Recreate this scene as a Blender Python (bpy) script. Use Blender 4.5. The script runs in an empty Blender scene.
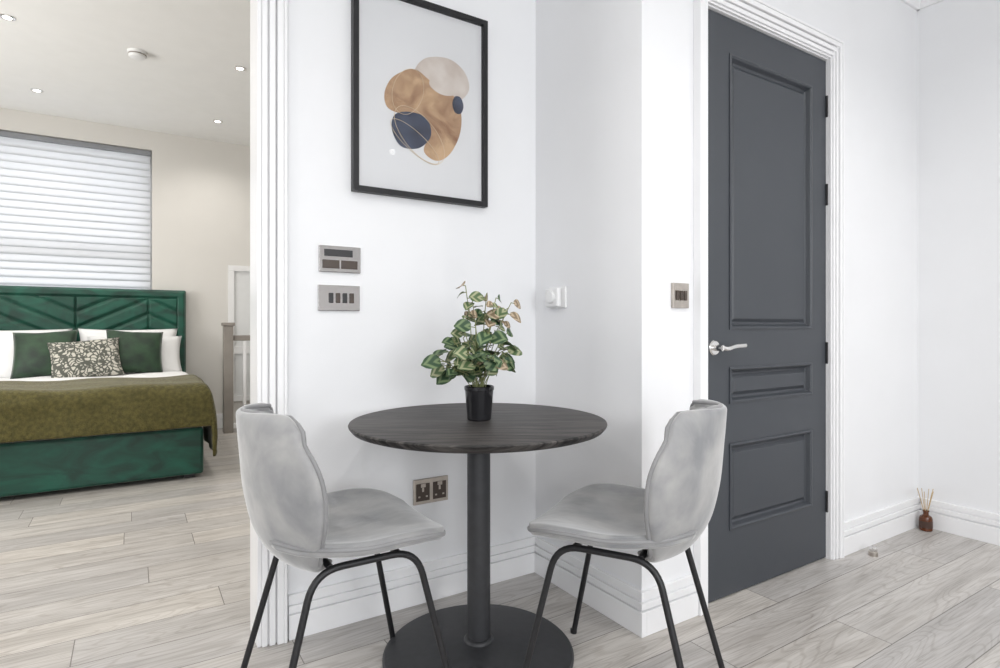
import bpy, bmesh, math, random
from mathutils import Vector, Matrix
random.seed(4)
S = bpy.context.scene
C = S.collection

# ------------------------------------------------------------ materials
def newmat(name):
    m = bpy.data.materials.new(name); m.use_nodes = True
    nt = m.node_tree
    b = nt.nodes["Principled BSDF"]
    return m, nt, b
def pmat(name, col, rough=0.5, metal=0.0, noise=0.0, nscale=8.0, stretch=(1,1,1), bump=0.0, bscale=60.0,
         sheen=0.0, coat=0.0, col2=None, spec=0.5, p0=.35, p1=.65, dist=0.0):
    m, nt, b = newmat(name)
    b.inputs["Base Color"].default_value = (*col, 1)
    b.inputs["Roughness"].default_value = rough
    b.inputs["Metallic"].default_value = metal
    b.inputs["Specular IOR Level"].default_value = spec
    if sheen:
        b.inputs["Sheen Weight"].default_value = sheen
        b.inputs["Sheen Roughness"].default_value = 0.4
    if coat:
        b.inputs["Coat Weight"].default_value = coat
        b.inputs["Coat Roughness"].default_value = 0.05
    tc = nt.nodes.new("ShaderNodeTexCoord")
    mp = nt.nodes.new("ShaderNodeMapping"); mp.inputs["Scale"].default_value = stretch
    nt.links.new(tc.outputs["Object"], mp.inputs["Vector"])
    n = nt.nodes.new("ShaderNodeTexNoise"); n.inputs["Scale"].default_value = nscale
    n.inputs["Detail"].default_value = 5; n.inputs["Distortion"].default_value = dist
    nt.links.new(mp.outputs["Vector"], n.inputs["Vector"])
    if noise or col2:
        c2 = col2 if col2 else tuple(min(1, c*(1+noise)) for c in col)
        c1 = col if col2 else tuple(c*(1-noise) for c in col)
        r = nt.nodes.new("ShaderNodeValToRGB")
        r.color_ramp.elements[0].position = p0; r.color_ramp.elements[1].position = p1
        r.color_ramp.elements[0].color = (*c1, 1); r.color_ramp.elements[1].color = (*c2, 1)
        nt.links.new(n.outputs["Fac"], r.inputs["Fac"])
        nt.links.new(r.outputs["Color"], b.inputs["Base Color"])
    if bump:
        n2 = nt.nodes.new("ShaderNodeTexNoise"); n2.inputs["Scale"].default_value = bscale
        nt.links.new(mp.outputs["Vector"], n2.inputs["Vector"])
        bp = nt.nodes.new("ShaderNodeBump"); bp.inputs["Strength"].default_value = bump
        bp.inputs["Distance"].default_value = 0.01
        nt.links.new(n2.outputs["Fac"], bp.inputs["Height"])
        nt.links.new(bp.outputs["Normal"], b.inputs["Normal"])
    return m

M_wall = pmat("wall_paint_white", (0.825,0.83,0.845), 0.55, noise=0.01, nscale=3, bump=0.03, bscale=200)
M_bed_wall = pmat("wall_paint_warm", (0.67,0.65,0.615), 0.7, noise=0.01, nscale=3)
M_ceil = pmat("ceiling_paint", (0.86,0.855,0.84), 0.8, noise=0.01)
M_trim = pmat("trim_gloss_white", (0.86,0.86,0.87), 0.3, noise=0.005)
M_door = pmat("door_paint_slate", (0.046,0.052,0.062), 0.42, noise=0.015, nscale=6)
M_black = pmat("black_metal", (0.018,0.018,0.02), 0.4, metal=0.3, noise=0.1, nscale=20)
M_stem = pmat("charcoal_powdercoat", (0.040,0.041,0.045), 0.5, metal=0.2, noise=0.08, nscale=40, bump=0.03, bscale=400)
M_chrome = pmat("chrome", (0.75,0.74,0.73), 0.08, metal=1.0, noise=0.02)
M_plate = pmat("polished_steel_plate", (0.60,0.58,0.57), 0.05, metal=1.0, noise=0.03)
M_nickel = pmat("brushed_nickel", (0.48,0.44,0.40), 0.28, metal=0.9, noise=0.08, nscale=40)
M_brown = pmat("socket_insert_brown", (0.06,0.042,0.032), 0.4)
M_plastic = pmat("white_plastic", (0.82,0.82,0.82), 0.35, noise=0.01)
M_dark = pmat("dark_insert", (0.02,0.02,0.022), 0.4)
M_velvet = pmat("grey_velvet", (0.215,0.22,0.23), 0.7, col2=(0.385,0.38,0.375), nscale=7, stretch=(1,1.6,1.3), sheen=0.8, bump=0.2, bscale=13, p0=.30, p1=.70, dist=.3)
M_pipe = pmat("grey_velvet_piping", (0.24,0.24,0.245), 0.8, noise=0.08, sheen=0.4)
M_green = pmat("emerald_velvet", (0.002,0.032,0.021), 0.5, col2=(0.005,0.088,0.055), nscale=4, stretch=(1,1,2), sheen=0.25, bump=0.1, bscale=20, dist=1.0)
M_dgreen = pmat("dark_green_velvet", (0.004,0.017,0.008), 0.6, col2=(0.018,0.055,0.022), nscale=9, sheen=0.2)
M_olive = pmat("olive_throw_fabric", (0.060,0.052,0.010), 0.85, col2=(0.112,0.096,0.024), nscale=40, sheen=0.2, bump=0.8, bscale=110)
M_linen = pmat("white_linen", (0.80,0.80,0.80), 0.8, noise=0.02, nscale=4, bump=0.3, bscale=6)
M_pot = pmat("black_glazed_ceramic", (0.012,0.012,0.014), 0.12, noise=0.05)
M_soil = pmat("soil", (0.03,0.02,0.012), 0.9, noise=0.3, nscale=60, bump=1, bscale=90)
M_stalk = pmat("plant_stalk", (0.20,0.22,0.09), 0.6, noise=0.15)
M_grey_wood = pmat("painted_taupe_wood", (0.27,0.245,0.22), 0.5, noise=0.05)
M_amber = pmat("amber_glass", (0.10,0.028,0.008), 0.08, noise=0.1)
M_reed = pmat("reed_wood", (0.55,0.40,0.22), 0.8, noise=0.1)
M_paper = pmat("art_paper", (0.80,0.805,0.82), 0.7, noise=0.01)
M_gold = pmat("art_ochre_wash", (0.28,0.14,0.07), 0.7, col2=(0.62,0.42,0.25), nscale=9, dist=.8)
M_cream = pmat("art_blush_wash", (0.56,0.47,0.41), 0.7, col2=(0.74,0.68,0.63), nscale=9)
M_navy = pmat("art_navy_wash", (0.012,0.018,0.045), 0.7, col2=(0.06,0.08,0.14), nscale=14)
M_aline = pmat("art_gold_line", (0.74,0.60,0.42), 0.5, noise=0.05)
M_outside = pmat("window_frame_upvc", (0.8,0.8,0.8), 0.4, noise=0.01)

# patterned cushion
M_pat, nt, b = newmat("leaf_print_fabric")
tc = nt.nodes.new("ShaderNodeTexCoord")
w = nt.nodes.new("ShaderNodeTexVoronoi"); w.inputs["Scale"].default_value = 30; w.feature='DISTANCE_TO_EDGE'
n = nt.nodes.new("ShaderNodeTexNoise"); n.inputs["Scale"].default_value=14
mx = nt.nodes.new("ShaderNodeMath"); mx.operation='MULTIPLY'
r = nt.nodes.new("ShaderNodeValToRGB")
r.color_ramp.elements[0].position=0.05; r.color_ramp.elements[0].color=(0.08,0.085,0.07,1)
r.color_ramp.elements[1].position=0.10; r.color_ramp.elements[1].color=(0.50,0.48,0.42,1)
nt.links.new(tc.outputs["Object"], n.inputs["Vector"])
vm=nt.nodes.new("ShaderNodeVectorMath"); vm.operation='MULTIPLY_ADD'; vm.inputs[1].default_value=(.08,.08,.08)
nt.links.new(n.outputs["Color"],vm.inputs[0]); nt.links.new(tc.outputs["Object"],vm.inputs[2]); nt.links.new(vm.outputs[0], w.inputs["Vector"])
nt.links.new(w.outputs["Distance"], mx.inputs[0]); nt.links.new(n.outputs["Fac"], mx.inputs[1])
nt.links.new(mx.outputs[0], r.inputs["Fac"]); nt.links.new(r.outputs["Color"], b.inputs["Base Color"])
b.inputs["Roughness"].default_value=0.85

def glassmat(name):
    m = bpy.data.materials.new(name); m.use_nodes=True; nt=m.node_tree
    nt.nodes.clear()
    o=nt.nodes.new("ShaderNodeOutputMaterial"); t=nt.nodes.new("ShaderNodeBsdfTransparent")
    g=nt.nodes.new("ShaderNodeBsdfGlossy"); g.inputs["Roughness"].default_value=0.02
    f=nt.nodes.new("ShaderNodeFresnel"); f.inputs["IOR"].default_value=1.4
    x=nt.nodes.new("ShaderNodeMixShader")
    nt.links.new(f.outputs[0],x.inputs[0]); nt.links.new(t.outputs[0],x.inputs[1]); nt.links.new(g.outputs[0],x.inputs[2])
    nt.links.new(x.outputs[0],o.inputs[0]); return m
M_glass = glassmat("clear_glass")

M_blind = bpy.data.materials.new("blind_fabric"); M_blind.use_nodes=True; nt=M_blind.node_tree; nt.nodes.clear()
o=nt.nodes.new("ShaderNodeOutputMaterial"); d=nt.nodes.new("ShaderNodeBsdfDiffuse"); d.inputs[0].default_value=(0.72,0.73,0.745,1)
t=nt.nodes.new("ShaderNodeBsdfTranslucent"); t.inputs[0].default_value=(0.78,0.80,0.84,1)
x=nt.nodes.new("ShaderNodeMixShader"); x.inputs[0].default_value=0.40
nt.links.new(d.outputs[0],x.inputs[1]); nt.links.new(t.outputs[0],x.inputs[2]); nt.links.new(x.outputs[0],o.inputs[0])

def emis(name,col,st):
    m=bpy.data.materials.new(name); m.use_nodes=True; nt=m.node_tree; nt.nodes.clear()
    o=nt.nodes.new("ShaderNodeOutputMaterial"); e=nt.nodes.new("ShaderNodeEmission")
    e.inputs[0].default_value=(*col,1); e.inputs[1].default_value=st
    nt.links.new(e.outputs[0],o.inputs[0]); return m
M_bulb = emis("led_lens",(1,0.96,0.9),8)

# floor planks (random end-joint stagger per row)
M_floor, nt, b = newmat("oak_laminate_planks")
ROW=.19; PL=1.5
tc = nt.nodes.new("ShaderNodeTexCoord")
sx_=nt.nodes.new("ShaderNodeSeparateXYZ"); nt.links.new(tc.outputs["Object"],sx_.inputs[0])
dv=nt.nodes.new("ShaderNodeMath"); dv.operation='DIVIDE'; dv.inputs[1].default_value=ROW; nt.links.new(sx_.outputs["Y"],dv.inputs[0])
fl=nt.nodes.new("ShaderNodeMath"); fl.operation='FLOOR'; nt.links.new(dv.outputs[0],fl.inputs[0])
wn=nt.nodes.new("ShaderNodeTexWhiteNoise"); wn.noise_dimensions='1D'; nt.links.new(fl.outputs[0],wn.inputs["W"])
ma=nt.nodes.new("ShaderNodeMath"); ma.operation='MULTIPLY_ADD'; ma.inputs[1].default_value=PL
nt.links.new(wn.outputs["Value"],ma.inputs[0]); nt.links.new(sx_.outputs["X"],ma.inputs[2])
cx_=nt.nodes.new("ShaderNodeCombineXYZ"); nt.links.new(ma.outputs[0],cx_.inputs["X"]); nt.links.new(sx_.outputs["Y"],cx_.inputs["Y"])
br = nt.nodes.new("ShaderNodeTexBrick")
br.inputs["Scale"].default_value=1.0; br.inputs["Brick Width"].default_value=PL; br.inputs["Row Height"].default_value=ROW
br.inputs["Mortar Size"].default_value=0.0017; br.inputs["Mortar Smooth"].default_value=0.0
br.inputs["Color1"].default_value=(0.0,0,0,1); br.inputs["Color2"].default_value=(1,1,1,1); br.inputs["Mortar"].default_value=(0.5,0.5,0.5,1)
br.offset=0.0
nt.links.new(cx_.outputs[0], br.inputs["Vector"])
vs = nt.nodes.new("ShaderNodeVectorMath"); vs.operation='SCALE'; vs.inputs["Scale"].default_value=13.0
nt.links.new(br.outputs["Color"], vs.inputs[0])
def grain(sc, scale, det, rough, dist):
    mp = nt.nodes.new("ShaderNodeMapping"); mp.inputs["Scale"].default_value=sc
    nt.links.new(tc.outputs["Object"], mp.inputs["Vector"])
    va = nt.nodes.new("ShaderNodeVectorMath"); va.operation='ADD'
    nt.links.new(mp.outputs[0], va.inputs[0]); nt.links.new(vs.outputs[0], va.inputs[1])
    n1 = nt.nodes.new("ShaderNodeTexNoise"); n1.inputs["Scale"].default_value=scale; n1.inputs["Detail"].default_value=det
    n1.inputs["Roughness"].default_value=rough; n1.inputs["Distortion"].default_value=dist
    nt.links.new(va.outputs[0], n1.inputs["Vector"]); return n1
n1=grain((.9,7,1),2.2,5,.55,.6)
n2=grain((1.8,60,1),3.0,6,.65,.15)
n3=grain((.7,5.0,1),1.6,1.5,.4,.2)
fr_=nt.nodes.new("ShaderNodeMath"); fr_.operation='MULTIPLY'; fr_.inputs[1].default_value=130
nt.links.new(n3.outputs["Fac"],fr_.inputs[0])
sn=nt.nodes.new("ShaderNodeMath"); sn.operation='SINE'; nt.links.new(fr_.outputs[0],sn.inputs[0])
r4=nt.nodes.new("ShaderNodeValToRGB"); r4.color_ramp.elements[0].position=0.0; r4.color_ramp.elements[0].color=(1,1,1,1)
r4.color_ramp.elements[1].position=1.0; r4.color_ramp.elements[1].color=(.86,.845,.83,1)
e=r4.color_ramp.elements.new(.45); e.color=(1,1,1,1)
nt.links.new(sn.outputs[0],r4.inputs["Fac"])
r1 = nt.nodes.new("ShaderNodeValToRGB")
r1.color_ramp.elements[0].position=0.30; r1.color_ramp.elements[0].color=(0.415,0.392,0.368,1)
r1.color_ramp.elements[1].position=0.65; r1.color_ramp.elements[1].color=(0.575,0.552,0.525,1)
nt.links.new(n1.outputs["Fac"], r1.inputs["Fac"])
r3 = nt.nodes.new("ShaderNodeValToRGB")
r3.color_ramp.elements[0].position=0.32; r3.color_ramp.elements[0].color=(0.70,0.685,0.67,1)
r3.color_ramp.elements[1].position=0.50; r3.color_ramp.elements[1].color=(1.03,1.03,1.03,1)
nt.links.new(n2.outputs["Fac"], r3.inputs["Fac"])
def mul(a,b_):
    mm = nt.nodes.new("ShaderNodeMix"); mm.data_type='RGBA'; mm.blend_type='MULTIPLY'; mm.inputs[0].default_value=1.0
    nt.links.new(a, mm.inputs[6]); nt.links.new(b_, mm.inputs[7]); return mm.outputs[2]
r2 = nt.nodes.new("ShaderNodeValToRGB")
r2.color_ramp.elements[0].color=(0.88,0.885,0.905,1); r2.color_ramp.elements[1].color=(1.07,1.055,1.03,1)
nt.links.new(br.outputs["Color"], r2.inputs["Fac"])
o1=mul(mul(mul(r1.outputs["Color"],r3.outputs["Color"]),r2.outputs["Color"]),r4.outputs["Color"])
m2 = nt.nodes.new("ShaderNodeMix"); m2.data_type='RGBA'
nt.links.new(br.outputs["Fac"], m2.inputs[0]); nt.links.new(o1, m2.inputs[6]); m2.inputs[7].default_value=(0.17,0.155,0.14,1)
nt.links.new(m2.outputs[2], b.inputs["Base Color"])
b.inputs["Roughness"].default_value=0.34
bp=nt.nodes.new("ShaderNodeBump"); bp.inputs["Strength"].default_value=0.12; bp.inputs["Distance"].default_value=0.003
nt.links.new(n2.outputs["Fac"], bp.inputs["Height"]); nt.links.new(bp.outputs[0], b.inputs["Normal"])

# table wood
M_ttop, nt, b = newmat("black_stained_ash")
tc = nt.nodes.new("ShaderNodeTexCoord"); mp=nt.nodes.new("ShaderNodeMapping"); mp.inputs["Scale"].default_value=(3,60,3)
mp.inputs["Rotation"].default_value=(0,0,math.radians(10))
nt.links.new(tc.outputs["Object"],mp.inputs["Vector"])
n1=nt.nodes.new("ShaderNodeTexNoise"); n1.inputs["Scale"].default_value=1.6; n1.inputs["Detail"].default_value=8; n1.inputs["Distortion"].default_value=0.6; n1.inputs["Roughness"].default_value=.65
nt.links.new(mp.outputs[0],n1.inputs["Vector"])
r1=nt.nodes.new("ShaderNodeValToRGB"); r1.color_ramp.elements[0].position=0.40; r1.color_ramp.elements[0].color=(0.008,0.0075,0.0075,1)
r1.color_ramp.elements[1].position=0.66; r1.color_ramp.elements[1].color=(0.105,0.095,0.09,1)
nt.links.new(n1.outputs["Fac"],r1.inputs["Fac"]); nt.links.new(r1.outputs[0],b.inputs["Base Color"]); b.inputs["Roughness"].default_value=0.5
b.inputs["Specular IOR Level"].default_value=0.35
bp=nt.nodes.new("ShaderNodeBump"); bp.inputs["Strength"].default_value=0.3; bp.inputs["Distance"].default_value=0.002
nt.links.new(n1.outputs["Fac"],bp.inputs["Height"]); nt.links.new(bp.outputs[0],b.inputs["Normal"])

def leafmat(name, c1, c2):
    m, nt, b = newmat(name)
    uv=nt.nodes.new("ShaderNodeUVMap"); wv=nt.nodes.new("ShaderNodeTexWave"); wv.inputs["Scale"].default_value=1.1
    wv.bands_direction='DIAGONAL'; wv.inputs["Distortion"].default_value=1.0
    sep=nt.nodes.new("ShaderNodeVectorMath"); sep.operation='ABSOLUTE'
    nt.links.new(uv.outputs[0],sep.inputs[0]); nt.links.new(sep.outputs[0],wv.inputs["Vector"])
    r=nt.nodes.new("ShaderNodeValToRGB"); r.color_ramp.elements[0].color=(*c1,1); r.color_ramp.elements[1].color=(*c2,1)
    r.color_ramp.elements[0].position=0.35; r.color_ramp.elements[1].position=0.9
    nt.links.new(wv.outputs["Fac"],r.inputs["Fac"]); nt.links.new(r.outputs[0],b.inputs["Base Color"])
    b.inputs["Roughness"].default_value=0.55
    return m
M_leaf1=leafmat("leaf_green",(0.022,0.060,0.024),(0.15,0.21,0.10))
M_leaf2=leafmat("leaf_light_green",(0.07,0.12,0.045),(0.33,0.34,0.20))
M_leaf3=leafmat("leaf_blush",(0.20,0.15,0.09),(0.48,0.38,0.27))

# ------------------------------------------------------------ helpers
def empty(name, loc=(0,0,0), rz=0):
    e = bpy.data.objects.new(name, None); e.empty_display_size=0.1
    e.location = loc; e.rotation_euler=(0,0,rz); C.objects.link(e); return e
def put(o, parent, world=False):
    if parent is not None:
        o.parent = parent
        if world:
            o.matrix_parent_inverse = (Matrix.Translation(parent.location) @ Matrix.Rotation(parent.rotation_euler[2],4,'Z')).inverted()
    return o
def mk(name, verts, faces, mat, parent=None, world=True, smooth=False):
    me = bpy.data.meshes.new(name); me.from_pydata([tuple(v) for v in verts], [], faces)
    bm=bmesh.new(); bm.from_mesh(me); bmesh.ops.recalc_face_normals(bm, faces=bm.faces); bm.to_mesh(me); bm.free()
    me.materials.append(mat)
    if smooth:
        for p in me.polygons: p.use_smooth=True
    o = bpy.data.objects.new(name, me); C.objects.link(o)
    return put(o, parent, world)
def bev(o, w=0.004, seg=2):
    m=o.modifiers.new("b",'BEVEL'); m.width=w; m.segments=seg; m.limit_method='ANGLE'; m.angle_limit=math.radians(40)
    return o
FACES=[(0,3,2,1),(4,5,6,7),(0,1,5,4),(1,2,6,5),(2,3,7,6),(3,0,4,7)]
def boxes(name, lst, mat, parent=None, world=True, bevel=0):
    vs=[];fs=[]
    for (x0,x1,y0,y1,z0,z1) in lst:
        k=len(vs)
        vs+=[(x0,y0,z0),(x1,y0,z0),(x1,y1,z0),(x0,y1,z0),(x0,y0,z1),(x1,y0,z1),(x1,y1,z1),(x0,y1,z1)]
        fs+=[tuple(i+k for i in f) for f in FACES]
    o=mk(name,vs,fs,mat,parent,world)
    if bevel: bev(o,bevel)
    return o
def lathe(name, prof, mat, parent=None, world=False, loc=(0,0,0), n=48, smooth=True, axis='Z'):
    vs=[];fs=[]
    for (r,z) in prof:
        for i in range(n):
            a=2*math.pi*i/n
            p=(r*math.cos(a), r*math.sin(a), z)
            if axis=='Y': p=(p[0],-p[2],p[1])
            if axis=='X': p=(-p[2],p[0],p[1])
            vs.append((p[0]+loc[0],p[1]+loc[1],p[2]+loc[2]))
    m=len(prof)
    for j in range(m-1):
        for i in range(n):
            fs.append((j*n+i, j*n+(i+1)%n, (j+1)*n+(i+1)%n, (j+1)*n+i))
    fs.append(tuple(range(n))); fs.append(tuple(range((m-1)*n,m*n)))
    o=mk(name,vs,fs,mat,parent,world,smooth)
    if smooth:
        md=o.modifiers.new("e",'EDGE_SPLIT'); md.split_angle=math.radians(35)
    return o
def tube(name, pts, rad, mat, parent=None, world=False, cyclic=False, kind='POLY', res=6):
    cu=bpy.data.curves.new(name,'CURVE'); cu.dimensions='3D'; cu.bevel_depth=rad; cu.bevel_resolution=res
    sp=cu.splines.new(kind); sp.points.add(len(pts)-1)
    for i,p in enumerate(pts): sp.points[i].co=(*p,1)
    sp.use_cyclic_u=cyclic; cu.use_fill_caps=True
    cu.materials.append(mat)
    o=bpy.data.objects.new(name,cu); C.objects.link(o); return put(o,parent,world)
def fillet(pts, r, n=8):
    out=[Vector(pts[0])]
    for i in range(1,len(pts)-1):
        p=Vector(pts[i]); a=(Vector(pts[i-1])-p); b=(Vector(pts[i+1])-p)
        ra=min(r,a.length*0.45); rb=min(r,b.length*0.45)
        A=p+a.normalized()*ra; B=p+b.normalized()*rb
        for k in range(n+1):
            t=k/n; out.append(A*(1-t)**2+p*2*t*(1-t)+B*t*t)
    out.append(Vector(pts[-1])); return out
def interp(keys,v):
    if v<=keys[0][0]: return keys[0][1]
    for i in range(len(keys)-1):
        a,b=keys[i],keys[i+1]
        if v<=b[0]:
            h=b[0]-a[0]; t=(v-a[0])/h
            s=(b[1]-a[1])/h
            s0=(a[1]-keys[i-1][1])/(a[0]-keys[i-1][0]) if i>0 else s
            s1=(keys[i+2][1]-b[1])/(keys[i+2][0]-b[0]) if i+2<len(keys) else s
            m1=(s+s0)/2*h; m2=(s+s1)/2*h
            return (2*t**3-3*t**2+1)*a[1]+(t**3-2*t**2+t)*m1+(-2*t**3+3*t**2)*b[1]+(t**3-t**2)*m2
    return keys[-1][1]

# ------------------------------------------------------------ room shell
H=1.08
CEIL=2.93; BCEIL=3.04
WA=2.09; WB=1.512; WC=1.455; WD=3.62
JX=.362
mk("floor",[(-3.2,-3.4,0),(4,-3.4,0),(4,7.2,0),(-3.2,7.2,0),(-3.2,-3.4,-.1),(4,-3.4,-.1),(4,7.2,-.1),(-3.2,7.2,-.1)],[(0,1,2,3),(7,6,5,4),(0,4,5,1),(1,5,6,2),(2,6,7,3),(3,7,4,0)],M_floor)
boxes("wall_north",[(JX,WB+.06,WA,WA+.115,0,BCEIL),(-2.6,-.95,WA,WA+.115,0,BCEIL),(-.95,JX,WA,WA+.115,2.45,BCEIL)],M_wall)
boxes("wall_north_bedroom_face",[(JX+.005,2.7,WA+.116,WA+.13,0,BCEIL),(-2.8,-.95,WA+.116,WA+.13,0,BCEIL),(-.95,JX+.005,WA+.116,WA+.13,2.45,BCEIL)],M_bed_wall)
DX0,DX1,DZ=1.852,2.730,2.318
boxes("wall_alcove",[(WB,WB+.115,WC+.115,WA,0,BCEIL)],M_wall)
boxes("wall_door_side",[(WB,DX0,WC,WC+.115,0,BCEIL),(DX1,WD+.1,WC,WC+.115,0,BCEIL),(DX0,DX1,WC,WC+.115,DZ,BCEIL)],M_wall)
boxes("wall_east",[(WD,WD+.1,-3.2,WC,0,BCEIL)],M_wall)
boxes("wall_west",[(-2.7,-2.6,-3.2,WA,0,BCEIL)],M_wall)
ADDED_WN=((-2.4,-.7),(.0,1.65))
boxes("wall_south",[(-2.6,WD,-3.2,-3.1,0,.7),(-2.6,WD,-3.2,-3.1,2.6,BCEIL),(-2.6,ADDED_WN[0][0],-3.2,-3.1,.7,2.6),(ADDED_WN[0][1],ADDED_WN[1][0],-3.2,-3.1,.7,2.6),(ADDED_WN[1][1],WD,-3.2,-3.1,.7,2.6)],M_wall)
for i,(a,c) in enumerate(ADDED_WN):
    w=empty("window_%d"%(i+1),((a+c)/2,-3.15,.7))  # unseen south windows, added behind the camera as a setting for fill light
    boxes("frame",[(a,c,-3.18,-3.12,.7,.76),(a,c,-3.18,-3.12,2.54,2.6),(a,a+.06,-3.18,-3.12,.76,2.54),(c-.06,c,-3.18,-3.12,.76,2.54),((a+c)/2-.03,(a+c)/2+.03,-3.18,-3.12,.76,2.54)],M_outside,w,bevel=.005)
boxes("ceiling",[(-2.7,WD+.1,-3.2,WA,CEIL,CEIL+.08)],M_ceil)
# bedroom
BX0,BX1,BY=-2.8,2.7,6.80
boxes("ceiling_bedroom",[(BX0-.1,BX1+.1,WA+.12,BY+.3,BCEIL,BCEIL+.08)],M_ceil)
boxes("wall_bedroom_west",[(BX0-.1,BX0,WA+.1,3.0,0,BCEIL),(BX0-.1,BX0,5.2,BY+.3,0,BCEIL),(BX0-.1,BX0,3.0,5.2,0,.9),(BX0-.1,BX0,3.0,5.2,2.6,BCEIL)],M_bed_wall)
w=empty("window_5",(BX0-.05,4.1,.9))  # invented unseen window, added so more light reaches the bedroom
boxes("frame",[(BX0-.08,BX0-.03,3.0,5.2,.9,.96),(BX0-.08,BX0-.03,3.0,5.2,2.54,2.6),(BX0-.08,BX0-.03,3.0,3.06,.96,2.54),(BX0-.08,BX0-.03,5.14,5.2,.96,2.54),(BX0-.08,BX0-.03,4.07,4.13,.96,2.54)],M_outside,w,bevel=.005)
boxes("wall_bedroom_east",[(BX1,BX1+.1,WA+.1,BY+.3,0,BCEIL)],M_bed_wall)
wx0,wx1,wz0,wz1=-1.55,0.167,.95,2.85
sx0,sx1,sz0,sz1=.895,1.75,.30,1.70
boxes("wall_bedroom_north",[(BX0,wx0,BY,BY+.25,0,BCEIL),(wx0,wx1,BY,BY+.25,0,wz0),(wx0,wx1,BY,BY+.25,wz1,BCEIL),
   (wx1,sx0,BY,BY+.25,0,BCEIL),(sx0,sx1,BY,BY+.25,0,sz0),(sx0,sx1,BY,BY+.25,sz1,BCEIL),(sx1,BX1,BY,BY+.25,0,BCEIL)],M_bed_wall)
w=empty("window_3",((wx0+wx1)/2,BY+.2,wz0))
fr=[(wx0,wx1,BY+.17,BY+.22,wz0,wz0+.07),(wx0,wx1,BY+.17,BY+.22,wz1-.07,wz1),(wx0,wx0+.07,BY+.17,BY+.22,wz0+.07,wz1-.07),(wx1-.07,wx1,BY+.17,BY+.22,wz0+.07,wz1-.07),(wx0+.07,wx1-.07,BY+.165,BY+.225,1.75,1.84)]
boxes("frame",fr,M_outside,w,bevel=.005)
boxes("pane",[(wx0+.07,wx1-.07,BY+.19,BY+.195,wz0+.07,wz1-.07)],M_glass,w)
w=empty("window_4",((sx0+sx1)/2,BY+.03,sz0))
boxes("frame",[(sx0-.03,sx1+.03,BY-.02,BY-.001,sz0-.03,sz0+.03),(sx0-.03,sx1+.03,BY-.02,BY-.001,sz1-.03,sz1+.03),(sx0-.03,sx0+.03,BY-.02,BY-.001,sz0+.03,sz1-.03),(sx1-.03,sx1+.03,BY-.02,BY-.001,sz0+.03,sz1-.03),(sx0+.03,sx1-.03,BY-.02,BY-.001,.78,.86)],M_outside,w,bevel=.003)
boxes("pane",[(sx0+.001,sx1-.001,BY+.001,BY+.03,sz0+.001,sz1-.001)],pmat("frosted_glazing",(.74,.75,.75),.4,noise=.02),w)
# blind
bl=empty("window_blind",((wx0+wx1)/2,BY+.06,wz1))
boxes("headrail",[(wx0+.01,wx1-.01,BY+.03,BY+.10,wz1-.05,wz1-.005)],pmat("blind_headrail",(0.25,0.26,0.28),.4,noise=.05),bl,bevel=.004)
vs=[];fs=[]
z=wz1-.05; pitch=.070
while z>1.30:
    k=len(vs)
    prof=[(.044,0.006),(.050,-.014),(.056,-.036),(.060,-.058),(.058,-.076),(.044,-.084)]
    for (dy,dz) in prof:
        vs+=[(wx0+.015,BY+.115-dy,z+dz),(wx1-.015,BY+.115-dy,z+dz)]
    for j in range(5): fs.append((k+2*j,k+2*j+1,k+2*j+3,k+2*j+2))
    z-=pitch
mk("slats",vs,fs,M_blind,bl,smooth=True)
boxes("bottom_rail",[(wx0+.015,wx1-.015,BY+.04,BY+.08,z+.03,z+.055)],M_plastic,bl,bevel=.004)

# ---- trims
BS=[(0,.085,.024),(.085,.092,.013),(.092,.115,.021),(.115,.122,.010),(.122,.15,.014)]
def bb(lst_name, a, c, const, axis, sign):
    L=[]
    for (z0,z1,t) in BS:
        lo,hi=sorted((const,const+sign*t))
        L.append((a,c,lo,hi,z0,z1) if axis=='x' else (lo,hi,a,c,z0,z1))
    return boxes(lst_name,L,M_trim,bevel=.0015)
bb("baseboard_north",JX+.092,WB,WA,'x',-1)
boxes("baseboard_alcove",[(WB-t,WB,WC-t,WA-.022,z0,z1) for (z0,z1,t) in BS],M_trim,bevel=.0015)
bb("baseboard_door_left",WB,1.784,WC,'x',-1)
bb("baseboard_door_right",2.802,WD,WC,'x',-1)
bb("baseboard_east",-3.1,WC-.022,WD,'y',-1)
bb("baseboard_bedroom_north",BX0,sx0-.04,BY,'x',-1)
AP=[(0,.10,.012),(.10,.30,.020),(.30,.36,.012),(.36,.58,.024),(.58,.64,.014),(.64,.88,.030),(.88,1,.034)]
def arch(name, x_in, dirn, w, y, z1):
    L=[]
    for (a,c,t) in AP:
        xa,xb=sorted((x_in+dirn*a*w,x_in+dirn*c*w)); L.append((xa,xb,y-t,y,0,z1))
    return boxes(name,L,M_trim,bevel=.0025)
arch("trim_1",JX-.003,1,.088,WA,2.47)
arch("trim_2",-.95,-1,.10,WA,2.47)
boxes("trim_3",[(-1.05,JX+.085,WA-.03,WA,2.45,2.55)],M_trim,bevel=.003)
boxes("trim_4",[(JX-.008,JX+.001,WA-.012,WA+.13,0,2.45)],M_trim,bevel=.002)
arch("trim_5",DX0,-1,.068,WC,DZ+.075)
arch("trim_6",DX1-.005,1,.075,WC,DZ+.085)
boxes("trim_7",[(DX0-a*.068,DX1+a*.075,WC-t,WC,DZ+a*.085,DZ+c*.085) for (a,c,t) in AP],M_trim,bevel=.002)
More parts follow.
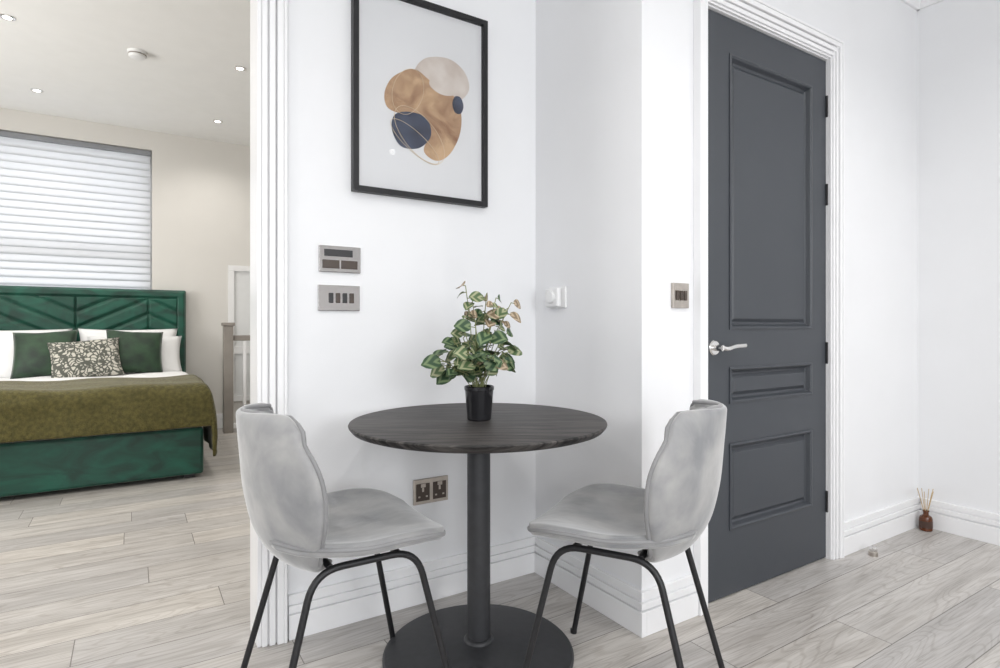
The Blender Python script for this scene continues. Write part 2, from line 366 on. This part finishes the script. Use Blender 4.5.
def cov(name,p0,p1,nrm):
    prof=[(0,0),(0,-.13),(.012,-.13),(.02,-.115),(.035,-.075),(.06,-.045),(.10,-.025),(.11,-.012),(.11,0)]
    vs=[];fs=[];n=len(prof)
    for P in (p0,p1):
        for (d,z) in prof: vs.append((P[0]+nrm[0]*d,P[1]+nrm[1]*d,CEIL+z))
    for i in range(n): fs.append((i,(i+1)%n,n+(i+1)%n,n+i))
    fs.append(tuple(range(n))); fs.append(tuple(range(n,2*n)))
    mk(name,vs,fs,M_trim)
cov("trim_8",(WB,WC),(WD,WC),(0,-1)); cov("trim_9",(WD,WC),(WD,-3.1),(-1,0))
cov("trim_10",(-2.6,WA),(WB,WA),(0,-1)); cov("trim_11",(WB,WC),(WB,WA),(-1,0))

# ------------------------------------------------------------ door
door=empty("door_1",((DX0+DX1)/2,WC+.03,0))
d0,d1=1.860,2.724; yb,yf=WC+.055,WC+.012
boxes("lining",[(DX0,DX0+.005,WC,WC+.11,0,DZ),(DX1-.005,DX1,WC,WC+.11,0,DZ),(DX0,DX1,WC,WC+.11,DZ-.005,DZ)],M_trim,door)
PA,PB=2.014,2.606
panels=[(PA,PB,1.065,2.17),(PA,PB,.768,.915),(PA,PB,.262,.61)]
zt=DZ-.008; zb=.006
L=[(d0,PA,yf,yb,zb,zt),(PB,d1,yf,yb,zb,zt),(PA,PB,yf,yb,zb,.262),(PA,PB,yf,yb,.61,.768),(PA,PB,yf,yb,.915,1.065),(PA,PB,yf,yb,2.17,zt)]
boxes("stiles_and_rails",L,M_door,door)
boxes("core",[(d0+.01,d1-.01,yb-.012,yb-.001,zb+.01,zt-.01)],M_door,door)
for i,(a,c,z0,z1) in enumerate(panels):
    ring=[(0,yf),(.0,yf-.004),(.008,yf-.006),(.014,yf-.001),(.022,yf+.016),(.028,yf+.020),(.032,yf+.020),(.046,yf+.010)]
    vs=[];fs=[]
    for (ins,y) in ring:
        vs+=[(a+ins,y,z0+ins),(c-ins,y,z0+ins),(c-ins,y,z1-ins),(a+ins,y,z1-ins)]
    for j in range(len(ring)-1):
        for k in range(4): fs.append((4*j+k,4*j+(k+1)%4,4*j+4+(k+1)%4,4*j+4+k))
    q=4*(len(ring)-1); fs.append((q,q+1,q+2,q+3))
    mk("panel_%d"%(i+1),vs,fs,M_door,door)
for i,zz in enumerate((2.10,1.69,.955,.265)):
    boxes("hinge_%d"%(i+1),[(d1-.004,d1+.012,yf-.010,yf+.004,zz-.05,zz+.05)],M_dark,door,bevel=.003)
hx,hz=1.915,.995
lathe("handle_rose",[(.030,0),(.030,.006),(.026,.011),(.012,.012),(.012,.045)],M_chrome,door,True,(hx,yf,hz),axis='Y')
tube("handle_lever",fillet([(hx,yf-.045,hz),(hx+.02,yf-.05,hz-.004),(hx+.07,yf-.048,hz+.006),(hx+.135,yf-.046,hz+.008)],.02),.0095,M_chrome,door,True)

# ------------------------------------------------------------ electrical plates
def plate(name, cx, cz, w, h, kind, y=WA):
    e=empty(name,(cx,y,cz))
    mt = M_plate if kind.startswith('chrome') else M_nickel
    boxes("plate",[(cx-w/2,cx+w/2,y-.010,y-.0005,cz-h/2,cz+h/2)],mt,e,bevel=.002)
    if kind=='chrome_blank':
        boxes("insert_lower",[(cx-w*.42,cx-w*.02,y-.0115,y-.010,cz-h*.36,cz-h*.04),(cx+w*.02,cx+w*.42,y-.0115,y-.010,cz-h*.36,cz-h*.04)],M_brown,e,bevel=.001)
        boxes("insert_upper",[(cx-w*.38,cx+w*.30,y-.0115,y-.010,cz+h*.10,cz+h*.36)],M_dark,e,bevel=.001)
    if kind=='chrome_switch':
        for k in range(4):
            x=cx-w*.20+k*w*.165
            boxes("rocker_%d"%k,[(x-.008,x+.008,y-.015,y-.010,cz-.018,cz+.018)],M_dark if k%2==0 else M_brown,e,bevel=.002)
    if kind=='switch':
        for k in (-1,0,1):
            boxes("rocker_%d"%(k+2),[(cx+k*.022-.007,cx+k*.022+.007,y-.015,y-.010,cz-.018,cz+.018)],M_brown,e,bevel=.002)
    if kind=='socket':
        for s in (-1,1):
            x=cx+s*w*.24
            boxes("face_%d"%(s+2),[(x-.029,x+.029,y-.012,y-.010,cz-.036,cz+.032)],M_brown,e,bevel=.002)
            boxes("slots_%d"%(s+2),[(x-.004,x+.004,y-.0128,y-.012,cz+.000,cz+.016),(x-.020,x-.012,y-.0128,y-.012,cz-.022,cz-.016),(x+.012,x+.020,y-.0128,y-.012,cz-.022,cz-.016)],M_nickel,e)
            boxes("rocker_%d"%(s+2),[(x-.010,x+.010,y-.016,y-.012,cz+.018,cz+.032)],M_nickel,e,bevel=.001)
plate("media_wall_plate",.635,1.321,.152,.095,'chrome_blank')
plate("light_switch",.632,1.181,.152,.092,'chrome_switch')
plate("wall_socket",.997,.431,.150,.098,'socket')
plate("light_switch",1.705,1.192,.088,.092,'switch',WC)
th=empty("thermostat",(WB,1.92,1.2))
boxes("back_plate",[(WB-.010,WB,1.868,1.982,1.155,1.243)],M_plastic,th,bevel=.004)
boxes("body",[(WB-.032,WB-.010,1.893,1.980,1.160,1.238)],M_plastic,th,bevel=.006)
lathe("dial",[(.026,0),(.026,.008),(.022,.011)],M_plastic,th,True,(WB-.032,1.935,1.20),axis='X')

# ------------------------------------------------------------ picture
pic=empty("framed_abstract_print",(.958,WA,1.957))
X0,X1,Z0,Z1=.677,1.246,1.573,2.345
f=.021; y0,y1=WA-.032,WA-.001
boxes("frame",[(X0,X0+f,y0,y1,Z0,Z1),(X1-f,X1,y0,y1,Z0,Z1),(X0+f,X1-f,y0,y1,Z0,Z0+f),(X0+f,X1-f,y0,y1,Z1-f,Z1)],M_black,pic,bevel=.0015)
boxes("paper",[(X0+f,X1-f,WA-.012,WA-.004,Z0+f,Z1-f)],M_paper,pic)
boxes("glazing",[(X0+f,X1-f,WA-.024,WA-.022,Z0+f,Z1-f)],M_glass,pic)
def smooth_loop(pts,n=8):
    out=[];N=len(pts)
    for i in range(N):
        p0,p1,p2,p3=pts[i-1],pts[i],pts[(i+1)%N],pts[(i+2)%N]
        for k in range(n):
            t=k/n
            out.append(tuple(0.5*((2*p1[j])+(-p0[j]+p2[j])*t+(2*p0[j]-5*p1[j]+4*p2[j]-p3[j])*t*t+(-p0[j]+3*p1[j]-3*p2[j]+p3[j])*t**3) for j in (0,1)))
    return out
def blob(name,pts,mat,lay):
    P=smooth_loop(pts); y=WA-.0122-lay*.0004
    mk(name,[(X0+a/100,y,Z0+b/100) for a,b in P],[tuple(range(len(P)))],mat,pic)
blob("blush_shape",[(24.5,49),(29.5,55.8),(39.6,58),(47,54.2),(48.8,47),(42.5,40.5),(35.2,39),(27,42)],M_cream,0)
blob("ochre_shape",[(12.6,39.1),(16.2,45.6),(24.5,50.3),(31.7,47.3),(38.8,45.6),(44.6,40),(45,29.9),(40.5,20.3),(34.3,16.2),(28.7,19.2),(30.9,26.6),(26.6,32.5),(18.3,32),(13.4,33.6)],M_gold,1)
blob("blush_overlap",[(31,46),(34,51.5),(40,53),(43.5,49),(42,44),(36,43)],M_cream,2)
blob("navy_shape",[(15.4,25.4),(16.7,31.2),(23.2,33.4),(30,32),(31.7,25.6),(26.6,20),(19.1,19.5)],M_navy,3)
blob("navy_dot",[(41.2,40.2),(42.4,43.4),(45,43.4),(46.3,40.2),(45,37),(42.4,37)],M_navy,4)
def ell(name,cx,cz,a,b_,rot,r):
    pts=[]
    for i in range(48):
        t=2*math.pi*i/48; u=a*math.cos(t); v=b_*math.sin(t)
        pts.append((X0+(cx+u*math.cos(rot)-v*math.sin(rot))/100,WA-.0140,Z0+(cz+u*math.sin(rot)+v*math.cos(rot))/100))
    tube(name,pts,r,M_aline,pic,True,cyclic=True,res=2)
ell("line_1",27,25,13,7,-.75,.0009); ell("line_2",22,41,9.5,6,1.2,.0008); ell("line_3",25,22,12,4,-.6,.0009)

# ------------------------------------------------------------ table
TX,TY,TH=.966,1.655,.772
tb=empty("round_pedestal_table",(TX,TY,0),math.radians(-32))
R=.418
lathe("top",[(R-.03,TH-.028),(R-.012,TH-.022),(R-.002,TH-.010),(R,TH-.005),(R-.002,TH-.001),(R-.006,TH),(.001,TH)],M_ttop,tb,n=96)
lathe("mount_plate",[(.12,TH-.036),(.12,TH-.028)],M_stem,tb)
lathe("stem",[(.038,.035),(.038,TH-.034)],M_stem,tb)
lathe("collar",[(.050,.044),(.049,.050),(.044,.056),(.038,.058)],M_stem,tb)
lathe("base",[(.308,0),(.312,.003),(.312,.010),(.306,.016),(.25,.024),(.12,.036),(.05,.046),(.001,.048)],M_stem,tb,n=96)

# ------------------------------------------------------------ potted plant
pp=empty("potted_plant",(.962,1.645,TH),0)
lathe("pot",[(.036,0.0005),(.039,.004),(.047,.098),(.049,.100),(.049,.110),(.046,.112),(.043,.108),(.042,.095)],M_pot,pp)
lathe("soil",[(.042,.09),(.041,.096),(.001,.099)],M_soil,pp)
LV=[[],[],[]];LF=[[],[],[]];LU=[[],[],[]]
def leaf(k,base,dirv,up,L,W,curl):
    d=dirv.normalized(); s=d.cross(up).normalized(); nrm=s.cross(d).normalized()
    n=6; k0=len(LV[k])
    for i in range(n+1):
        t=i/n
        wd=W*math.sin(math.pi*min(1,t*.90+.08))**.65
        if i==n: wd=.0015
        for j in (-1,-.5,0,.5,1):
            p=base+d*(L*t)+s*(wd*j)+nrm*(-curl*L*t*t+abs(j)*wd*.22)
            LV[k].append(tuple(p)); LU[k].append((j*.5,t))
    for i in range(n):
        for j in range(4):
            a=k0+i*5+j; LF[k].append((a,a+1,a+6,a+5))
stalks=[]
def sprig(tip,nleaf,k_w,L=.042,low=.45):
    b0=Vector((random.uniform(-.02,.02),random.uniform(-.02,.02),.095))
    mid=(b0+tip)/2+Vector((tip.x*-.15,tip.y*-.15,.02))
    pts=[]
    for i in range(9):
        t=i/8; pts.append(b0*(1-t)**2+mid*2*t*(1-t)+tip*t*t)
    stalks.append(pts)
    for q in range(nleaf):
        t=1-low*(q/max(1,nleaf)); idx=t*8; i=min(7,int(idx)); P=pts[i].lerp(pts[i+1],idx-i)
        a=q*2.4+random.uniform(0,1.5)
        out=Vector((math.cos(a),math.sin(a),random.uniform(-.5,.4)))
        outr=Vector((P.x,P.y,0))*3
        dv=(out+outr).normalized()
        l=L*random.uniform(.75,1.2)
        stalks.append([P,P+dv*l*.35])
        face=Vector((P.x*5+random.uniform(-.9,.9),P.y*5-.8+random.uniform(-.9,.9),.6))
        leaf(random.choices((0,1,2),k_w)[0],P+dv*l*.3,dv,face,l,l*.46,random.uniform(.1,.5))
cr=Vector((.8446,-.5354,0)); cf=Vector((.5354,.8446,0))
N=15
for i in range(N):
    a=i*2.39996; rr=.02+.085*math.sqrt((i+.5)/N)
    zz=.15+.17*random.random()*(1.15-rr/.105*.5)
    sprig(Vector((rr*math.cos(a),rr*math.sin(a),zz)),4,(6,3,.8),L=.047)
for (a,f_,z_) in [(-.045,0,.440),(-.025,.01,.405),(.025,-.01,.415),(.055,0,.40),(.105,.01,.385),(.09,.0,.35),(.045,.02,.355)]:
    sprig(cr*a+cf*f_+Vector((0,0,z_)),5,(.6,3.5,6.5),L=.040,low=.33)
for (a,f_,z_) in [(-.115,0,.18),(-.10,.02,.235),(-.125,-.02,.20),(.075,.02,.19),(.08,-.04,.22),(-.08,-.06,.17),(0,-.1,.19),(.04,-.08,.21),(-.03,-.1,.23),(-.05,-.02,.30),(.04,-.04,.31),(-.01,-.05,.325),(.085,0,.28)]:
    sprig(cr*a+cf*f_+Vector((0,0,z_)),4,(6,4,.8),L=.050)
for k,mt in enumerate((M_leaf1,M_leaf2,M_leaf3)):
    o=mk("leaves_%d"%(k+1),LV[k],LF[k],mt,pp,False,True)
    uvl=o.data.uv_layers.new(name="UVMap")
    for lp in o.data.loops: uvl.data[lp.index].uv=LU[k][lp.vertex_index]
cu=bpy.data.curves.new("stalks",'CURVE'); cu.dimensions='3D'; cu.bevel_depth=.0014; cu.bevel_resolution=2
for pts in stalks:
    sp=cu.splines.new('POLY'); sp.points.add(len(pts)-1)
    for i,p in enumerate(pts): sp.points[i].co=(*p,1)
cu.materials.append(M_stalk); o=bpy.data.objects.new("stalks",cu); C.objects.link(o); put(o,pp)

# ------------------------------------------------------------ chairs
BW=[(0,.10),(.12,.170),(.3,.220),(.5,.246),(.64,.248),(.76,.230),(.85,.208),(.91,.201),(.96,.186),(1,.135)]
BC=[(0,-.09),(.07,-.15),(.2,-.20),(.45,-.235),(.75,-.250),(1,-.258)]
BK=[(0,.03),(.2,.090),(.45,.124),(.62,.126),(.76,.112),(.85,.100),(.92,.102),(1,.090)]
BZ=[(0,.455),(.07,.466),(.2,.52),(.45,.625),(.75,.763),(1,.860)]
def backf(u,v):
    w=interp(BW,v); x=interp(BC,v)+interp(BK,v)*abs(u)**2.0
    return Vector((x,w*u,interp(BZ,v)-.010*abs(u)**2*(1 if v>.8 else v/.8)))
SW=[(0,.13),(.12,.190),(.35,.242),(.6,.258),(.8,.246),(.92,.210),(1,.140)]
def seatf(u,v):
    w=interp(SW,v); x=-.205+.460*v
    z=.502+interp([(0,.03),(.15,.006),(.4,-.012),(.7,-.004),(.88,-.004),(1,-.022)],v)+.036*abs(u)**2.4*interp([(0,.3),(.3,1),(.7,.9),(1,.2)],v)
    return Vector((x,w*u,z))
def shell(name,fn,thick,parent,nu=18,nv=26,mat=M_velvet,offset=0):
    vs=[];fs=[]
    for j in range(nv+1):
        for i in range(nu+1): vs.append(fn(-1+2*i/nu,j/nv))
    for j in range(nv):
        for i in range(nu):
            a=j*(nu+1)+i; fs.append((a,a+1,a+nu+2,a+nu+1))
    o=mk(name,vs,fs,mat,parent,False,True)
    m=o.modifiers.new("s",'SOLIDIFY'); m.thickness=thick; m.offset=offset
    m=o.modifiers.new("ss",'SUBSURF'); m.levels=2; m.render_levels=2
    b=[fn(-1+2*i/nu,0) for i in range(nu+1)]+[fn(1,j/nv) for j in range(1,nv+1)]+[fn(1-2*i/nu,1) for i in range(1,nu+1)]+[fn(-1,1-j/nv) for j in range(1,nv)]
    tube(name+"_piping",b,.006,M_pipe,parent,cyclic=True,res=3)
    return o
def padf(u,v):
    v2=.10+.86*v; uu=u*.90
    x=interp(BC,v2)+interp(BK,v2)*abs(uu)**2.0+.020
    return Vector((x,interp(BW,v2)*uu,interp(BZ,v2)-.010*abs(uu)**2*(1 if v2>.8 else v2/.8)))
def chair(loc,rz):
    e=empty("dining_chair",loc,rz)
    shell("backrest",backf,.036,e)
    shell("backrest_pad",padf,.030,e)
    shell("seat",seatf,.034,e)
    for s,nm in ((-1,"right"),(1,"left")):
        pts=[(.255,s*.240,.0),(.150,s*.185,.472),(-.12,s*.170,.466),(-.245,s*.215,.0)]
        tube("leg_frame_"+nm,fillet(pts,.07),.0092,M_black,e)
        for k,p in ((1,pts[0]),(2,pts[-1])):
            lathe("foot_%s_%d"%(nm,k),[(.011,0),(.012,.012)],M_black,e,loc=(p[0],p[1],0),n=16)
    tube("cross_bar_1",[(.10,-.18,.470),(.10,.18,.470)],.009,M_black,e)
    tube("cross_bar_2",[(-.08,-.172,.468),(-.08,.172,.468)],.009,M_black,e)
    return e
chair((.503,1.640,0),0)
chair((1.235,1.245,0),math.atan2(.862,-.506))

# ------------------------------------------------------------ bed
bed=empty("upholstered_bed",(-.43,5.7,0))
bx0,bx1,by0,by1=-1.31,.43,4.62,6.68
boxes("base",[(bx0,bx1,by0,by1,.03,.36)],M_green,bed,bevel=.02)
boxes("base_feet",[(bx0+.05,bx0+.12,by0+.05,by0+.12,0,.04),(bx1-.12,bx1-.05,by0+.05,by0+.12,0,.04),(bx0+.05,bx0+.12,by1-.15,by1-.08,0,.04),(bx1-.12,bx1-.05,by1-.15,by1-.08,0,.04)],M_dark,bed)
boxes("mattress",[(bx0+.03,bx1-.03,by0+.03,by1-.02,.34,.60)],M_linen,bed,bevel=.05)
boxes("headboard_core",[(bx0-.04,bx1+.03,6.69,6.79,0,1.44)],M_green,bed,bevel=.012)
nx,nz=260,120; hx0,hx1,hz0,hz1=bx0-.03,bx1+.02,.45,1.43
vs=[];fs=[]
cxm=(hx0+hx1)/2
for j in range(nz+1):
    for i in range(nx+1):
        X=hx0+(hx1-hx0)*i/nx; Z=hz0+(hz1-hz0)*j/nz
        edge=min(X-hx0,hx1-X,hz1-Z)
        if edge<.07: q=min(1,edge/.02); dep=.030*math.sqrt(max(0,1-(1-q)**2))
        else:
            P=1.16
            t=abs((((X-cxm)/P)%1)-.5)*2
            ph=(Z+.50*P/2*t)/.15
            s=abs(math.sin(math.pi*ph)); m=abs(math.sin(math.pi*((X-cxm)/(P/2))))
            dep=.030*min(1,(s*1.6))**.5*min(1,m*14)**.5
        if .062<edge<.074: dep=.002
        vs.append((X,6.69-dep,Z))
for j in range(nz):
    for i in range(nx):
        a=j*(nx+1)+i; fs.append((a,a+1,a+nx+2,a+nx+1))
mk("headboard_channels",vs,fs,M_green,bed,smooth=True)
def sheet(name,mat,x0,x1,y0,y1,top,thick,seed,parent,drop_r=0,drop_f=0,outw=.02,fold=.012):
    vs=[];fs=[];nu,nv=90,50
    W=x1-x0+2*drop_r; Dp=y1-y0+drop_f; rr=.05
    def bend(s):
        if s<=0: return 0,0
        a=min(s/rr,math.pi/2)
        return rr*math.sin(a), rr*(1-math.cos(a))+max(0,s-rr*math.pi/2)
    for j in range(nv+1):
        for i in range(nu+1):
            s=x0-drop_r+W*i/nu; t=y0-drop_f+Dp*j/nv
            X,Y=s,t
            ro,rd=bend(s-(x1-rr+.03)); lo,ld=bend((x0+rr-.03)-s); fo,fd=bend((y0+rr-.03)-t)
            if ro: X=x1-rr+.03+ro
            if lo: X=x0+rr-.03-lo
            if fo: Y=y0+rr-.03-fo
            dz=max(rd,ld,fd)
            wav=fold*(math.sin(s*9+seed+math.sin(t*4)*1.3)+.6*math.sin(t*17+s*5+seed))
            z=top-dz+(wav*.8 if dz<.03 else 0)
            if rd>.05 : X+=abs(wav)*1.5+outw*rd
            if fd>.05 : Y-=abs(wav)*1.2+outw*fd*.5
            vs.append((X,Y,z))
    for j in range(nv):
        for i in range(nu):
            a=j*(nu+1)+i; fs.append((a,a+1,a+nu+2,a+nu+1))
    o=mk(name,vs,fs,mat,parent,smooth=True)
    m=o.modifiers.new("s",'SOLIDIFY'); m.thickness=thick; m.offset=1
    m=o.modifiers.new("ss",'SUBSURF'); m.levels=1; m.render_levels=1
    return o
sheet("duvet",M_linen,bx0+.02,bx1-.02,by0+.02,6.25,.625,.03,1.0,bed,drop_r=.22,drop_f=.2,fold=.008)
sheet("throw",M_olive,bx0-.01,bx1-.005,by0-.01,5.35,.665,.018,2.2,bed,drop_r=.52,drop_f=.30,outw=.06,fold=.010)
def pillow(name,c,a,b_,t,tilt,yaw,mat,parent,roll=0):
    vs=[];n=20
    idx={}
    fs=[]
    for side in (1,-1):
        for j in range(n+1):
            for i in range(n+1):
                u=-1+2*i/n; v=-1+2*j/n
                px=a*u*(1-.07*(1-v*v)); pz=b_*v*(1-.07*(1-u*u))
                th=t*((1-u**2)*(1-v**2))**.42*side
                if side==-1 and (i in (0,n) or j in (0,n)): idx[(side,i,j)]=idx[(1,i,j)]; continue
                idx[(side,i,j)]=len(vs); vs.append(Vector((px,th+.004*math.sin(5*u+3*v)*(1-u*u),pz)))
        for j in range(n):
            for i in range(n):
                q=(idx[(side,i,j)],idx[(side,i+1,j)],idx[(side,i+1,j+1)],idx[(side,i,j+1)])
                fs.append(q if side==1 else q[::-1])
    M=Matrix.Translation(c)@Matrix.Rotation(yaw,4,'Z')@Matrix.Rotation(-tilt,4,'X')@Matrix.Rotation(roll,4,'Y')
    vs=[M@v for v in vs]
    return mk(name,vs,fs,mat,parent,smooth=True)
pillow("white_pillow_1",(-.02,6.48,.84),.40,.23,.10,.35,0,M_linen,bed)
pillow("white_pillow_2",(-.86,6.48,.84),.40,.23,.10,.35,0,M_linen,bed)
pillow("white_pillow_3",(0.03,6.36,.80),.38,.21,.09,.5,0,M_linen,bed)
pillow("white_pillow_4",(-.93,6.34,.80),.38,.21,.09,.5,0,M_linen,bed)
pillow("green_cushion_1",(0.02,6.20,.845),.225,.215,.08,.45,.12,M_dgreen,bed,roll=.07)
pillow("green_cushion_2",(-.62,6.18,.845),.225,.215,.08,.45,-.1,M_dgreen,bed,roll=-.06)
pillow("patterned_cushion",(-.33,6.04,.80),.255,.19,.07,.55,.03,M_pat,bed,roll=-.10)

# ------------------------------------------------------------ stair balustrade
nb=empty("stair_balustrade",(.82,6.5,0))
boxes("newel_post",[(.775,.865,6.40,6.49,0,1.08)],M_grey_wood,nb,bevel=.006)
boxes("newel_cap",[(.762,.878,6.387,6.503,1.08,1.115)],M_grey_wood,nb,bevel=.008)
boxes("handrail",[(.865,2.69,6.42,6.47,.93,.985)],M_grey_wood,nb,bevel=.01)
boxes("bottom_rail",[(.865,2.69,6.42,6.47,.04,.09)],M_trim,nb,bevel=.006)
boxes("spindles",[(x/100,x/100+.03,6.43,6.46,.09,.93) for x in range(96,268,12)],M_trim,nb,bevel=.004)

# ------------------------------------------------------------ ceiling fittings
def downlight(x,y,z,watts,warm=(1,.96,.91),spot=math.radians(150),r=.030,soft=.05):
    e=empty("ceiling_downlight",(x,y,z))
    lathe("bezel",[(r+.012,0),(r+.012,-.004),(r,-.007),(r-.004,-.004)],M_chrome,e,n=32)
    lathe("lens",[(r-.006,-.0065),(.001,-.0075)],M_bulb,e,n=32)
    ld=bpy.data.lights.new("lamp",'SPOT'); ld.energy=watts; ld.color=warm; ld.spot_size=spot; ld.spot_blend=.8; ld.shadow_soft_size=soft
    lo=bpy.data.objects.new("lamp",ld); lo.location=(0,0,-.03); C.objects.link(lo); put(lo,e)
for (x,y) in ((-.67,6.13),(.69,6.13),(-.67,4.78),(.69,4.78),(-.67,3.43),(.69,3.43),(-2.0,6.13),(-2.0,4.78)):
    downlight(x,y,BCEIL,25)
for (x,y) in ((-.9,1.0),(.6,.35),(2.4,.2),(3.1,-.4),(-.9,-1.2),(.7,-1.2),(2.3,-1.6)):
    downlight(x,y,CEIL,32,(1,.98,.955),soft=.03)
sd=empty("smoke_detector",(.03,4.894,BCEIL))
lathe("body",[(.062,0),(.062,-.012),(.056,-.018),(.056,-.03),(.050,-.040),(.030,-.046),(.001,-.047)],M_plastic,sd)
lathe("vent_band",[(.058,-.019),(.058,-.027)],M_grey_wood,sd)

# ------------------------------------------------------------ reed diffuser, door stop
rd=empty("reed_diffuser",(3.545,1.385,0))
lathe("bottle",[(.026,0),(.030,.004),(.030,.062),(.026,.074),(.013,.082),(.012,.098),(.015,.099),(.015,.106),(.009,.107)],M_amber,rd,n=32)
lathe("label",[(.0305,.018),(.0305,.052)],pmat("dark_label",(.06,.03,.02),.6),rd,n=32)
for i in range(8):
    a=i*2.4; s=.028+.012*random.random()
    tube("reed_%d"%i,[(.004*math.cos(a),.004*math.sin(a),.08),(s*math.cos(a),s*math.sin(a),.205+.015*random.random())],.0016,M_reed,rd,res=2)
ds=empty("door_stop",(2.945,1.365,0))
lathe("base",[(.020,0),(.020,.018),(.015,.022)],M_nickel,ds,n=32)
lathe("buffer",[(.015,.022),(.017,.026),(.017,.036),(.013,.040)],M_chrome,ds,n=32)

# ------------------------------------------------------------ lights
def area(name,loc,rot,sx,sy,e,col=(1,1,1)):
    l=bpy.data.lights.new(name,'AREA'); l.shape='RECTANGLE'; l.size=sx; l.size_y=sy; l.energy=e; l.color=col
    o=bpy.data.objects.new(name,l); o.location=loc; o.rotation_euler=rot; C.objects.link(o); return o
area("window_daylight",(-1.55,-3.08,1.65),(math.radians(90),0,0),1.6,1.8,53,(.955,.975,1))  # added main fill from behind the camera, at an invented window
area("window_daylight",(.82,-3.08,1.65),(math.radians(90),0,0),1.6,1.8,57,(.955,.975,1))  # second added fill, at the other invented south window
area("window_daylight",(-.69,BY+.6,1.95),(math.radians(-90),0,0),1.9,2.0,25,(.95,.97,1))
area("window_daylight",(BX0+.01,4.1,1.75),(math.radians(100),0,math.radians(-90)),2.1,1.6,80,(1,.985,.96))  # added fill at the invented west window, tilted up to brighten the ceiling
W=bpy.data.worlds.new("World"); S.world=W; W.use_nodes=True
nt=W.node_tree; bg=nt.nodes["Background"]
bg.inputs[0].default_value=(.90,.95,1,1); bg.inputs[1].default_value=.8

# ------------------------------------------------------------ camera
cam=bpy.data.cameras.new("camera"); cam.sensor_width=36; cam.lens=36*580/1000; cam.shift_y=-.008; cam.clip_start=.02
co=bpy.data.objects.new("camera",cam); co.location=(0,0,H); co.rotation_euler=(math.radians(90),0,-math.asin(.5354)); C.objects.link(co); S.camera=co
S.view_settings.view_transform='Standard'
S.view_settings.look='None'
S.view_settings.exposure=0.0
